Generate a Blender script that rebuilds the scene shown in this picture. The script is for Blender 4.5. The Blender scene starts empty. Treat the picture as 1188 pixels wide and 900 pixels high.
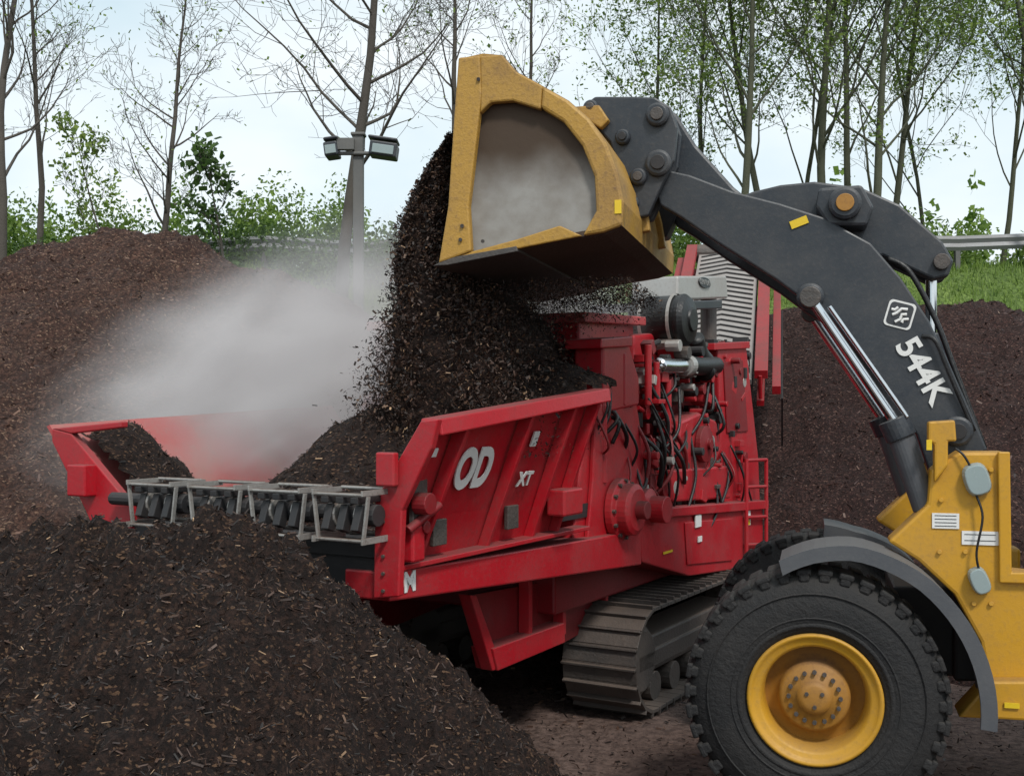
import bpy, math, random
import numpy as np
from mathutils import Vector, Matrix, noise as mnoise
random.seed(7); rs=np.random.RandomState(7)
R=math.radians
scene=bpy.context.scene
# ------------------------------------------------------------------ survey constants (metres)
H0=2.5; FPX=1300.0; CX=594.0; CY=470.0      # eye height and focal length used to survey the photo
class Frame:
    def __init__(s,O,ang_vec,lat_vec): s.O=O; s.A=ang_vec; s.L=lat_vec
    def P(s,px,py,lat):
        ox=s.O[0]+lat*s.L[0]; oy=s.O[1]+lat*s.L[1]; k=(px-CX)/FPX
        q=(k*oy-ox)/(s.A[0]-k*s.A[1]); y=oy+q*s.A[1]
        return q, H0-(py-CY)*y/FPX
a=R(15); LO=Frame((1.728,6.4),(-math.cos(a),math.sin(a)),(math.sin(a),math.cos(a)))
g=R(30); GU=(math.sin(g),math.cos(g)); GR=(math.cos(g),-math.sin(g))
GO=Frame((-1.75,6.68),GU,GR)
TA=Frame((-1.75,6.68),GR,GU)
def LP(px,py,lat): q,z=LO.P(px,py,lat); return Vector((q,-lat,z))
def GP(px,py,w): q,z=GO.P(px,py,w); return Vector((q,-w,z))
def TP(px,py,t): q,z=TA.P(px,py,t); return Vector((t,-q,z))
def gw(t,w): return (-1.75+GU[0]*t+GR[0]*w, 6.68+GU[1]*t+GR[1]*w)
# ------------------------------------------------------------------ materials
def newmat(name):
    m=bpy.data.materials.new(name); m.use_nodes=True
    nt=m.node_tree; b=nt.nodes['Principled BSDF']; return m,nt,b
def N(nt,t,**k):
    n=nt.nodes.new(t)
    for a_,v in k.items(): setattr(n,a_,v)
    return n
def mixc(nt,fac,c1,c2):
    n=N(nt,'ShaderNodeMix',data_type='RGBA')
    for s,v in ((n.inputs[0],fac),(n.inputs[6],c1),(n.inputs[7],c2)):
        if hasattr(v,'is_linked') or hasattr(v,'links'): nt.links.new(v,s)
        else: s.default_value=v if not isinstance(v,tuple) else (*v,1)
    return n.outputs[2]
def ramp(nt,src,p0,p1,c0=(0,0,0),c1=(1,1,1)):
    r=N(nt,'ShaderNodeValToRGB'); nt.links.new(src,r.inputs[0])
    r.color_ramp.elements[0].position=p0; r.color_ramp.elements[1].position=p1
    r.color_ramp.elements[0].color=(*c0,1); r.color_ramp.elements[1].color=(*c1,1)
    return r.outputs[0]
def noiseN(nt,scale,detail=4,rough=.6,coord='Object'):
    tc=N(nt,'ShaderNodeTexCoord'); n=N(nt,'ShaderNodeTexNoise')
    n.inputs['Scale'].default_value=scale; n.inputs['Detail'].default_value=detail; n.inputs['Roughness'].default_value=rough
    nt.links.new(tc.outputs[coord],n.inputs['Vector']); return n.outputs['Fac']
def paint(name,col,rough=.4,dust=.5,dustc=(.13,.085,.065),metal=0,bump=.08,coat=0):
    m,nt,b=newmat(name)
    n1=noiseN(nt,2.3); n2=noiseN(nt,35,3,.7)
    f1=ramp(nt,n1,.42,.75); f2=ramp(nt,n2,.5,.72)
    geo=N(nt,'ShaderNodeNewGeometry'); sx=N(nt,'ShaderNodeSeparateXYZ'); nt.links.new(geo.outputs['Normal'],sx.inputs[0])
    up=ramp(nt,sx.outputs[2],.35,.95)
    def mth(op,a_,b_):
        q=N(nt,'ShaderNodeMath',operation=op)
        for i,v in enumerate((a_,b_)):
            if isinstance(v,(int,float)): q.inputs[i].default_value=v
            else: nt.links.new(v,q.inputs[i])
        return q.outputs[0]
    s=mth('ADD',mth('MULTIPLY',f1,.55),mth('MULTIPLY',f2,.35)); s=mth('ADD',s,mth('MULTIPLY',up,.8)); s=mth('MULTIPLY',s,dust)
    q=N(nt,'ShaderNodeMath',operation='MINIMUM'); nt.links.new(s,q.inputs[0]); q.inputs[1].default_value=.92
    base=mixc(nt,n1,tuple(c*.8 for c in col),tuple(min(1,c*1.12) for c in col))
    nt.links.new(mixc(nt,q.outputs[0],base,dustc),b.inputs['Base Color'])
    r2=N(nt,'ShaderNodeMapRange'); nt.links.new(q.outputs[0],r2.inputs[0]); r2.inputs[3].default_value=rough; r2.inputs[4].default_value=.9
    nt.links.new(r2.outputs[0],b.inputs['Roughness']); b.inputs['Metallic'].default_value=metal
    b.inputs['Coat Weight'].default_value=coat
    bp=N(nt,'ShaderNodeBump'); bp.inputs['Strength'].default_value=bump; bp.inputs['Distance'].default_value=.02
    nt.links.new(n2,bp.inputs['Height']); nt.links.new(bp.outputs[0],b.inputs['Normal'])
    return m
RED=paint('red_paint',(.46,.011,.021),.36,.75,(.15,.06,.055))
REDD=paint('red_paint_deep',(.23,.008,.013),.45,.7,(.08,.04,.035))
REDL=paint('red_paint_dusty',(.50,.05,.055),.55,1.0,(.33,.17,.15))
YEL=paint('yellow_paint',(.60,.31,.02),.4,.6,(.22,.13,.06))
YELB=paint('worn_bucket_yellow',(.48,.27,.045),.5,1.15,(.18,.11,.06),bump=.25)
BFLOOR=paint('bucket_floor_caked_painted_shade',(.07,.045,.03),.8,.8,(.035,.024,.018),bump=.4)  # mulch-brown floor, with shadow under the bucket painted into its dark colour
BOOM=paint('charcoal_paint',(.028,.034,.043),.40,.5,(.12,.11,.10))
DARK=paint('dark_steel',(.02,.02,.022),.55,.3,(.08,.06,.05))
BLK=paint('black_rubber',(.010,.010,.011),.4,.2,(.06,.055,.05),bump=.2)
TYRE=paint('tyre_rubber',(.013,.013,.014),.78,.55,(.052,.046,.041),bump=.5)
STEEL=paint('track_steel',(.085,.077,.072),.45,.6,(.17,.125,.10),metal=.3,bump=.3)
CHROME=paint('chrome',(.75,.76,.78),.15,.12,metal=1,bump=0)
SILV=paint('silver_paint',(.48,.47,.45),.4,.6,(.20,.15,.12),metal=.4)
SILVD=paint('soiled_silver',(.40,.39,.37),.45,1.0,(.12,.08,.06),metal=.4,bump=.2)
GREYF=paint('grey_fender',(.08,.085,.095),.5,.45,(.16,.15,.14))
WHITE=paint('white_decal',(.78,.78,.76),.5,.15)
AMB=paint('amber_decal',(.8,.55,.02),.4,.15)
OIL=paint('hub_ochre',(.40,.19,.03),.5,.7,(.12,.065,.04))
POLE=paint('weathered_grey',(.12,.12,.115),.6,.4,(.2,.18,.15))
GALV=paint('galvanised',(.3,.31,.32),.5,.4,metal=.3)
GLASS=paint('dark_glass',(.02,.025,.03),.1,.1,bump=0)
LENS=paint('lamp_lens',(.30,.37,.37),.25,.2,bump=0)
BELT=paint('belt_rubber_dusty',(.22,.21,.2),.8,.6,(.35,.32,.3))
# caked crust and pale dust on the bucket side
DUSTY,nt,b=newmat('bucket_side_dust')
tc=N(nt,'ShaderNodeTexCoord'); sp=N(nt,'ShaderNodeSeparateXYZ'); nt.links.new(tc.outputs['Object'],sp.inputs[0])
n1=noiseN(nt,2.0,3,.5); n2=noiseN(nt,9,4,.6)
ad=N(nt,'ShaderNodeMath',operation='MULTIPLY_ADD'); nt.links.new(n1,ad.inputs[0]); ad.inputs[1].default_value=.45; nt.links.new(sp.outputs[2],ad.inputs[2])
mr=N(nt,'ShaderNodeMapRange',interpolation_type='SMOOTHSTEP'); nt.links.new(ad.outputs[0],mr.inputs[0]); mr.inputs[1].default_value=3.95; mr.inputs[2].default_value=4.30
c=mixc(nt,ramp(nt,n2,.35,.75),(.31,.30,.28),(.235,.215,.19)); c=mixc(nt,mr.outputs[0],c,(.065,.043,.028))
nt.links.new(c,b.inputs['Base Color']); b.inputs['Roughness'].default_value=.85
bp=N(nt,'ShaderNodeBump'); bp.inputs['Strength'].default_value=.15; bp.inputs['Distance'].default_value=.02; nt.links.new(n2,bp.inputs['Height']); nt.links.new(bp.outputs[0],b.inputs['Normal'])

def mulch_mat(name,c0,c1,c2,scale=1.0):
    m,nt,b=newmat(name)
    n1=noiseN(nt,1.1*scale,4); n2=noiseN(nt,34*scale,5,.75)
    tc=N(nt,'ShaderNodeTexCoord'); v=N(nt,'ShaderNodeTexVoronoi'); v.inputs['Scale'].default_value=60*scale
    mp=N(nt,'ShaderNodeMapping'); mp.inputs['Scale'].default_value=(1,2.2,1.6); nt.links.new(tc.outputs['Object'],mp.inputs[0]); nt.links.new(mp.outputs[0],v.inputs['Vector'])
    sp=N(nt,'ShaderNodeSeparateColor'); nt.links.new(v.outputs['Color'],sp.inputs[0])
    base=mixc(nt,ramp(nt,n1,.35,.7),c0,c1)
    base=mixc(nt,ramp(nt,n2,.46,.62),tuple(c*.4 for c in c0),base)
    base=mixc(nt,ramp(nt,sp.outputs[0],.9,.99),base,c2)
    nt.links.new(base,b.inputs['Base Color']); b.inputs['Roughness'].default_value=.85
    b.inputs['Specular IOR Level'].default_value=.3
    ad=N(nt,'ShaderNodeMath',operation='ADD'); nt.links.new(n2,ad.inputs[0]); nt.links.new(sp.outputs[1],ad.inputs[1])
    bp=N(nt,'ShaderNodeBump'); bp.inputs['Strength'].default_value=.9; bp.inputs['Distance'].default_value=.04
    nt.links.new(ad.outputs[0],bp.inputs['Height']); nt.links.new(bp.outputs[0],b.inputs['Normal'])
    return m
M_FORE=mulch_mat('dark_mulch',(.026,.013,.010),(.060,.031,.021),(.15,.085,.05))
M_LEFT=mulch_mat('brown_mulch',(.080,.038,.028),(.145,.073,.050),(.24,.15,.10),.8)
M_RIGHT=mulch_mat('chocolate_mulch',(.045,.019,.016),(.085,.038,.031),(.16,.09,.07),.8)
def chip_mat(name,stops):
    m,nt,b=newmat(name)
    geo=N(nt,'ShaderNodeNewGeometry'); r=N(nt,'ShaderNodeValToRGB'); nt.links.new(geo.outputs['Random Per Island'],r.inputs[0])
    e=r.color_ramp.elements; e[0].position=stops[0][0]; e[0].color=(*stops[0][1],1); e[1].position=stops[-1][0]; e[1].color=(*stops[-1][1],1)
    for p,c in stops[1:-1]:
        q=e.new(p); q.color=(*c,1)
    nt.links.new(r.outputs[0],b.inputs['Base Color']); b.inputs['Roughness'].default_value=.6
    return m
CH_F=chip_mat('mulch_chips_dark',[(0,(.006,.004,.003)),(.55,(.030,.015,.010)),(.90,(.080,.042,.028)),(.975,(.15,.085,.05)),(1,(.48,.31,.18))])
CH_L=chip_mat('mulch_chips_brown',[(0,(.025,.012,.010)),(.6,(.10,.050,.035)),(.93,(.18,.10,.067)),(1,(.42,.29,.2))])
CH_R=chip_mat('mulch_chips_red',[(0,(.018,.008,.007)),(.6,(.065,.029,.024)),(.96,(.11,.06,.045)),(1,(.28,.19,.14))])
def leaf_mat(name,c0,c1):
    m,nt,b=newmat(name)
    geo=N(nt,'ShaderNodeNewGeometry'); r=ramp(nt,geo.outputs['Random Per Island'],0,1,c0,c1)
    nt.links.new(r,b.inputs['Base Color']); b.inputs['Roughness'].default_value=.6
    tr=N(nt,'ShaderNodeBsdfTranslucent'); nt.links.new(r,tr.inputs[0]); mx=N(nt,'ShaderNodeMixShader'); mx.inputs[0].default_value=.4
    out=nt.nodes['Material Output']; nt.links.new(b.outputs[0],mx.inputs[1]); nt.links.new(tr.outputs[0],mx.inputs[2]); nt.links.new(mx.outputs[0],out.inputs[0])
    return m
LEAF1=leaf_mat('spring_leaf',(.09,.16,.03),(.28,.38,.08))
LEAF2=leaf_mat('shrub_leaf',(.07,.14,.02),(.28,.40,.08))
LEAF3=leaf_mat('dark_leaf',(.03,.07,.015),(.10,.18,.04))
BARK=paint('bark',(.075,.065,.055),.9,.5,(.13,.115,.095),bump=.6)
BARK2=paint('bark_mossy',(.07,.075,.045),.9,.5,(.12,.12,.08),bump=.6)

# ------------------------------------------------------------------ mesh helpers
def empty(name,mat=None):
    o=bpy.data.objects.new(name,None); scene.collection.objects.link(o)
    if mat is not None: o.matrix_world=mat
    return o
def finish(name,verts,faces,mat,parent=None,bevel=0,smooth=False,seg=2,fix=True):
    me=bpy.data.meshes.new(name); me.from_pydata([tuple(v) for v in verts],[],faces); me.update()
    if fix:
        import bmesh
        bm=bmesh.new(); bm.from_mesh(me); bmesh.ops.recalc_face_normals(bm,faces=bm.faces); bm.to_mesh(me); bm.free()
    o=bpy.data.objects.new(name,me); scene.collection.objects.link(o)
    me.materials.append(mat)
    if parent: o.parent=parent
    if bevel:
        b=o.modifiers.new('bev','BEVEL'); b.width=bevel; b.segments=seg; b.limit_method='ANGLE'; b.angle_limit=R(35)
    if smooth:
        me.polygons.foreach_set('use_smooth',[True]*len(me.polygons))
    return o
class MB:
    def __init__(s): s.v=[]; s.f=[]
    def solid(s,A,B):
        n=len(A); o=len(s.v); s.v+= [Vector(p) for p in A]+[Vector(p) for p in B]
        s.f.append([o+i for i in range(n)][::-1]); s.f.append([o+n+i for i in range(n)])
        for i in range(n):
            j=(i+1)%n; s.f.append([o+i,o+j,o+n+j,o+n+i])
    def box(s,c,d,M=None):
        c=Vector(c); hx,hy,hz=d[0]/2,d[1]/2,d[2]/2
        P=[Vector((x,y,z)) for z in(-hz,hz) for x,y in((-hx,-hy),(hx,-hy),(hx,hy),(-hx,hy))]
        if M is not None: P=[M@p for p in P]
        P=[p+c for p in P]; s.solid(P[:4],P[4:])
    def tube(s,pts,rad,n=8,cap=True):
        pts=[Vector(p) for p in pts]; k=len(pts)
        if not hasattr(rad,'__len__'): rad=[rad]*k
        o=len(s.v); up=None
        for i,p in enumerate(pts):
            d=(pts[min(i+1,k-1)]-pts[max(i-1,0)])
            if d.length<1e-9: d=Vector((0,0,1))
            d.normalize()
            if up is None: up=d.orthogonal().normalized()
            else:
                up=(up-d*up.dot(d))
                up=up.normalized() if up.length>1e-6 else d.orthogonal().normalized()
            w=d.cross(up)
            for j in range(n):
                q=2*math.pi*j/n; s.v.append(p+(up*math.cos(q)+w*math.sin(q))*rad[i])
        for i in range(k-1):
            for j in range(n):
                b=o+i*n; s.f.append([b+j,b+(j+1)%n,b+n+(j+1)%n,b+n+j])
        if cap:
            s.f.append([o+j for j in range(n)][::-1]); s.f.append([o+(k-1)*n+j for j in range(n)])
    def lathe(s,prof,c,axis,n=48):
        axis=Vector(axis).normalized(); u=axis.orthogonal().normalized(); w=axis.cross(u); c=Vector(c); o=len(s.v)
        for r_,h in prof:
            for j in range(n):
                q=2*math.pi*j/n; s.v.append(c+axis*h+(u*math.cos(q)+w*math.sin(q))*r_)
        for i in range(len(prof)-1):
            for j in range(n):
                b=o+i*n; s.f.append([b+j,b+(j+1)%n,b+n+(j+1)%n,b+n+j])
    def out(s,name,mat,parent=None,bevel=0,smooth=False,fix=True):
        return finish(name,s.v,s.f,mat,parent,bevel,smooth,fix=fix)
def prism(name,pxs,F,l0,l1,mat,parent,bevel=.01,lref=None):
    """planar outline surveyed on plane lref, extruded from l0 to l1 (lateral)"""
    lr=l0 if lref is None else lref
    A=[F(x,y,lr) for x,y in pxs]
    P0=[Vector((p.x,-l0,p.z)) for p in A]; P1=[Vector((p.x,-l1,p.z)) for p in A]
    m=MB(); m.solid(P0,P1); return m.out(name,mat,parent,bevel)
def cyl(name,p0,p1,r,mat,parent,n=24,bevel=.006):
    m=MB(); m.tube([p0,p1],r,n); return m.out(name,mat,parent,bevel)
def curve_tube(name,pts,r,mat,parent,n=8):
    P=[Vector(p) for p in pts]; Q=[]
    for i in range(len(P)-1):
        p0=P[max(i-1,0)];p1=P[i];p2=P[i+1];p3=P[min(i+2,len(P)-1)]
        for t in [k/6 for k in range(6)]:
            Q.append(.5*((2*p1)+(p2-p0)*t+(2*p0-5*p1+4*p2-p3)*t*t+(3*p1-p0-3*p2+p3)*t**3))
    Q.append(P[-1]); m=MB(); m.tube(Q,r,n); return m.out(name,mat,parent,0,True)
def mesh_np(name,V,F,mats,parent=None,smooth=False):
    me=bpy.data.meshes.new(name); nv=len(V); nf=len(F); k=F.shape[1]
    me.vertices.add(nv); me.vertices.foreach_set('co',V.astype(np.float32).ravel())
    me.loops.add(nf*k); me.loops.foreach_set('vertex_index',F.astype(np.int32).ravel())
    me.polygons.add(nf); me.polygons.foreach_set('loop_start',np.arange(0,nf*k,k,dtype=np.int32))
    me.update(calc_edges=True); me.materials.append(mats)
    if smooth: me.polygons.foreach_set('use_smooth',[True]*nf)
    o=bpy.data.objects.new(name,me); scene.collection.objects.link(o)
    if parent: o.parent=parent
    return o
def flakes(name,P,l0,l1,asp,mat,parent=None,flat=None):
    n=len(P); A=rs.normal(size=(n,3)); A/=np.linalg.norm(A,axis=1)[:,None]
    if flat is not None: A[:,2]*=flat; A/=np.linalg.norm(A,axis=1)[:,None]
    B=np.cross(A,rs.normal(size=(n,3))); B/=np.linalg.norm(B,axis=1)[:,None]
    L=(l0+(l1-l0)*rs.rand(n)**2.5)[:,None]; W=L*asp*(.5+1.0*rs.rand(n))[:,None]
    V=np.stack([P-A*L-B*W*.6,P+A*L*.9-B*W,P+A*L+B*W*.7,P-A*L*.9+B*W],1).reshape(-1,3)
    F=np.arange(n*4).reshape(n,4); return mesh_np(name,V,F,mat,parent)
def text(name,body,p,size,rot,mat,parent,ext=.003,bold=.0,sx=1.0):
    c=bpy.data.curves.new(name,'FONT'); c.body=body; c.size=size; c.extrude=ext; c.offset=bold; c.align_x='CENTER'; c.align_y='CENTER'
    o=bpy.data.objects.new(name,c); scene.collection.objects.link(o); c.materials.append(mat); o.parent=parent
    o.matrix_local=Matrix.Translation(Vector(p))@rot@Matrix.Diagonal((sx,1,1,1))
    return o
# ------------------------------------------------------------------ terrain
def fbm(x,y,s,oct=4,z=0):
    return mnoise.fractal(Vector((x*s,y*s,z)),1.0,2.0,oct)
def ground_h(x,y):
    t=min(1,max(0,(y-16.5)/6.0)); t=t*t*(3-2*t)
    h=5.1*t
    if y>26: h+= min(4,(y-26)*.03)
    return h+ (.35*fbm(x,y,.25,3) if y>15 else 0)*min(1,max(0,(y-15)/3)) + .02*fbm(x,y,1.6,4)
def axis_pts(lo,hi,cl,ch,step,grow=1.25):
    a_=list(np.arange(cl,ch+1e-6,step)); s=step; v=cl
    while v>lo: s*=grow; v-=s; a_.insert(0,v)
    s=step; v=a_[-1]
    while v<hi: s*=grow; v+=s; a_.append(v)
    return np.array(a_)
xs=axis_pts(-400,400,-14,16,.2); ys=axis_pts(-200,600,0,27,.2)
def grid(name,xs,ys,hf,mat,parent=None):
    V=np.array([(x,y,hf(x,y)) for y in ys for x in xs]); nx,ny=len(xs),len(ys)
    i,j=np.meshgrid(np.arange(nx-1),np.arange(ny-1)); b=(j*nx+i).ravel()
    F=np.stack([b,b+1,b+nx+1,b+nx],1)
    ok=~np.isnan(V[:,2][F]).any(axis=1); F=F[ok]
    V2=V.copy(); V2[np.isnan(V2)]=1.6
    return mesh_np(name,V2,F,mat,parent,True),V
m,nt,b=newmat('yard_dirt_and_grass')
geo=N(nt,'ShaderNodeNewGeometry'); sp=N(nt,'ShaderNodeSeparateXYZ'); nt.links.new(geo.outputs['Position'],sp.inputs[0])
n1=noiseN(nt,.9,5); n2=noiseN(nt,14,6,.75)
dirt=mixc(nt,ramp(nt,n1,.35,.7),(.13,.082,.066),(.22,.15,.125)); dirt=mixc(nt,ramp(nt,n2,.40,.60),(.07,.042,.034),dirt)
grs=mixc(nt,ramp(nt,n1,.35,.65),(.10,.17,.03),(.24,.33,.08)); grs=mixc(nt,ramp(nt,n2,.4,.65),(.06,.10,.02),grs)
ad=N(nt,'ShaderNodeMath',operation='ADD'); nt.links.new(sp.outputs[2],ad.inputs[0]); nt.links.new(n1,ad.inputs[1])
nt.links.new(mixc(nt,ramp(nt,ad.outputs[0],.95,1.0),dirt,grs),b.inputs['Base Color']); b.inputs['Roughness'].default_value=.95
bp=N(nt,'ShaderNodeBump'); bp.inputs['Strength'].default_value=.8; bp.inputs['Distance'].default_value=.05; nt.links.new(n2,bp.inputs['Height']); nt.links.new(bp.outputs[0],b.inputs['Normal'])
grid('ground',xs,ys,ground_h,m)
n=9000; gx=-1+rs.rand(n)*6; gy=5+rs.rand(n)*7
flakes('scattered_mulch',np.stack([gx,gy,.012+.01*rs.rand(n)],1),.006,.03,.3,CH_F,None,.3)

def pile(name,ridge,slope,x0,x1,y0,y1,step,mat,cmat,nch,chl,amp=.07,rnd=.35,seed=0,biasd=0,clamp=None,sub=3,asp=.22,hf=.55):
    pts=[]
    for q in ridge:
        for i in range(len(q)-1):
            for k in range(sub):
                t=k/sub; pts.append([q[i][j]*(1-t)+q[i+1][j]*t for j in range(3)])
        pts.append(list(q[-1]))
    RP=np.array(pts)
    def H(x,y):
        d=np.sqrt((RP[:,0]-x)**2+(RP[:,1]-y)**2+rnd**2)-rnd
        h=RP[:,2]-slope*d
        mx=h.max(); h=mx+.10*math.log(np.exp((h-mx)/.10).sum())-.10
        h+=amp*2.2*fbm(x,y,.55,3,seed)+amp*fbm(x,y,2.2,4,seed+3)+amp*hf*fbm(x,y,8,4,seed+5)
        if clamp: return clamp(x,y,h)
        return max(h,-.4)
    xs=np.arange(x0,x1,step); ys=np.arange(y0,y1,step)
    par=empty(name)
    o,V=grid('pile_surface',xs,ys,H,mat,par)
    if nch:
        nx=len(xs); Z=V.reshape(len(ys),nx,3)[:,:,2]
        x=x0+rs.rand(nch)*(xs[-1]-x0-.01)
        ty=rs.rand(nch)**(1+biasd); y=y0+ty*(ys[-1]-y0-.01)
        i=((x-x0)/step).astype(int); j=((y-y0)/step).astype(int); fx=(x-x0)/step-i; fy=(y-y0)/step-j
        z=(Z[j,i]*(1-fx)*(1-fy)+Z[j,i+1]*fx*(1-fy)+Z[j+1,i]*(1-fx)*fy+Z[j+1,i+1]*fx*fy)
        P=np.stack([x,y,z+.002+.012*rs.rand(nch)],1); P=P[~np.isnan(z)]; P=P[P[:,2]>.02]
        flakes('loose_chips',P,chl[0],chl[1],asp,cmat,par,flat=.55)
    return H
def carveA(x,y,h):
    h-=1.3*max(0,x+2.2)*min(1,max(0,(14-y)/3)); return max(h,-.4)
pile('mulch_pile',[[(-10,12.0,2.6),(-7.6,12.8,3.3),(-6.1,13,3.85),(-5.3,13.4,4.4),(-4.8,13.5,4.62),(-4.3,13.7,4.5),(-3.6,14,4.2),(-2.8,14.2,3.95),(-1.8,14.5,3.3),(-1.0,14.7,2.5)]],.60,-13,2.0,4.6,20,.08,M_LEFT,CH_L,60000,(.008,.042),amp=.10,seed=11,clamp=carveA,hf=.8)
pile('mulch_pile.001',[[(-7,7.2,1.45),(-5,7.0,1.28),(-3.8,6.6,1.24),(-3.1,6.2,1.36),(-2.6,5.95,1.60),(-2.2,5.85,1.80),(-1.8,5.72,1.92),(-1.45,5.58,2.00),(-1.15,5.40,1.86)],
   [(-1.3,5.4,1.80),(-1.25,4.9,1.58),(-1.2,4.5,1.46),(-1.15,3.7,1.28),(-1.1,2.6,1.1)],[(-6,5.2,1.42),(-4,4.6,1.38),(-2.6,4.2,1.40),(-1.8,4.0,1.36)],[(-5,3,1.2),(-2.5,2.6,1.15)]],
   1.10,-8,1.2,1.6,9.2,.033,M_FORE,CH_F,270000,(.004,.026),amp=.095,rnd=.25,seed=31,biasd=.25,asp=.18,hf=1.35)
pile('mulch_pile.002',[[(3.2,17.3,3.8),(4.4,17,4.0),(5.4,16.8,4.0),(6.6,16.6,4.15),(7.8,16.5,3.75),(9.5,16.3,3.2),(13,16,2.8)]],.62,-1,16,9,21,.09,M_RIGHT,CH_R,45000,(.012,.05),amp=.10,seed=51,hf=.8)

# ------------------------------------------------------------------ horizontal grinder
GM=Matrix.Identity(4); GM[0][0],GM[1][0]=GU; GM[0][1],GM[1][1]=-GR[0],-GR[1]; GM[0][3],GM[1][3]=-1.75,6.68
G=empty('wood_grinder',GM)
def V(t,w,z): return Vector((t,-w,z))
ZB=1.60
def ztop(t): return 2.41+.09*t
def wl(t,s,off=0): # near wall point
    return V(t,1.17+.33*s+off,ZB+s*(ztop(t)-ZB))
T1=2.08
mb=MB(); mb.solid([wl(0,0),wl(0,1),wl(0,1,-.02),wl(0,0,-.02)],[wl(T1,0),wl(T1,1),wl(T1,1,-.02),wl(T1,0,-.02)]); mb.out('infeed_wall',RED,G)
mb=MB()
for t in (.28,1.02,1.6,1.95):
    A=[V(t,1.17,ZB),V(t,1.25,ZB+.02),V(t,1.585,ztop(t)-.05),V(t,1.5,ztop(t)-.03)]
    B=[p+Vector((.035,0,0)) for p in A]; mb.solid(A,B)
mb.out('wall_ribs',RED,G,.005)
mb=MB(); A=[V(0,1.46,ztop(0)-.07),V(0,1.60,ztop(0)-.07),V(0,1.585,ztop(0)+.02),V(0,1.46,ztop(0)+.02)]
B=[p+Vector((T1+.02,0,.09*T1)) for p in A]; mb.solid(A,B); mb.out('top_rail',RED,G,.01)
mb=MB(); mb.solid([V(0,1.17,ZB),V(0,1.30,ZB),V(0,1.30,ZB+.03),V(0,1.17,ZB+.03)],[V(T1+.3,1.17,ZB),V(T1+.3,1.30,ZB),V(T1+.3,1.30,ZB+.03),V(T1+.3,1.17,ZB+.03)]); mb.out('bottom_flange',RED,G,.006)
mb=MB()
def tplate(px,t0,t1,mb=mb):
    A=[TP(x,y,t0) for x,y in px]; B=[Vector((t1,p.y,p.z)) for p in A]; mb.solid(A,B)
tplate([(433,694),(435,580),(488,488),(508,486),(500,520),(466,592),(462,692)],-.05,.0)
tplate([(60,497),(82,503),(150,585),(152,628),(124,649),(98,590),(60,512)],-.03,.03)
tplate([(82,503),(60,497),(140,489),(140,496)],-.03,.03)
mb.out('tail_plates',RED,G,.008)
fw0=[V(-.02,-.84,1.65),V(-.02,-1.5,2.37),V(-.02,-1.53,2.36),V(-.02,-.88,1.62)]
fw1=[V(2.9,-.84,1.65),V(2.9,-1.5,2.50),V(2.9,-1.53,2.50),V(2.9,-.88,1.62)]
mb=MB(); mb.solid(fw0,fw1)
for t in (.6,1.2,1.8,2.4): mb.solid([V(t,-.88,1.6),V(t,-1.1,1.6),V(t,-1.6,2.3),V(t,-1.5,2.3)],[V(t+.05,-.88,1.6),V(t+.05,-1.1,1.6),V(t+.05,-1.6,2.3),V(t+.05,-1.5,2.3)])
mb.out('infeed_wall_far',REDL,G)
mb=MB(); mb.box(V(-.07,-1.12,2.02),(.1,.17,.2)); mb.box(V(-.08,1.30,2.16),(.05,.12,.18)); mb.out('tail_lamps',RED,G,.01)
mb=MB(); mb.box(V(1.5,.165,1.72),(3.0,2.0,.1)); mb.box(V(.15,.165,1.56),(.25,1.95,.22)); mb.out('infeed_bed',DARK,G)
# tail chain rollers
fr=MB(); ro=MB(); wh=MB()
for cx_ in (194,266,338,411):
    w0=TP(cx_,590,-.12).y*-1
    hw=.180 if cx_<411 else .165
    for z in (1.79,2.03): fr.tube([V(-.24,w0-hw,z),V(-.24,w0+hw,z)],.011,8); fr.tube([V(-.02,w0-hw,z+.02),V(-.02,w0+hw,z+.02)],.011,8)
    for s in (-1,1):
        w=w0+s*hw
        fr.box(V(-.13,w,1.79),(.28,.012,.035)); fr.box(V(-.13,w,2.04),(.28,.012,.03)); fr.box(V(-.235,w,1.9),(.025,.012,.25),Matrix.Rotation(R(8*s),3,'X'))
        wh.lathe([(.0,-.02),(.075,-.02),(.075,.02),(.0,.02)],V(-.14,w0+s*hw*.5,1.915),(0,1,0),14)
    ro.tube([V(-.12,w0-hw,1.915),V(-.12,w0+hw,1.915)],.06,14)
    for s in (-.6,0,.6):
        ro.box(V(-.10,w0+s*hw,2.0),(.3,.05,.035)); ro.box(V(-.2,w0+s*hw,1.9),(.06,.05,.14),Matrix.Rotation(R(20),3,'Y'))
ro.tube([V(-.1,-.8,1.92),V(-.1,1.15,1.92)],.04,12)
fr.out('chain_frames',SILVD,G,.002); wh.out('chain_sprockets',SILVD,G,.004); ro.out('tail_rollers',DARK,G,.005)
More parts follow.
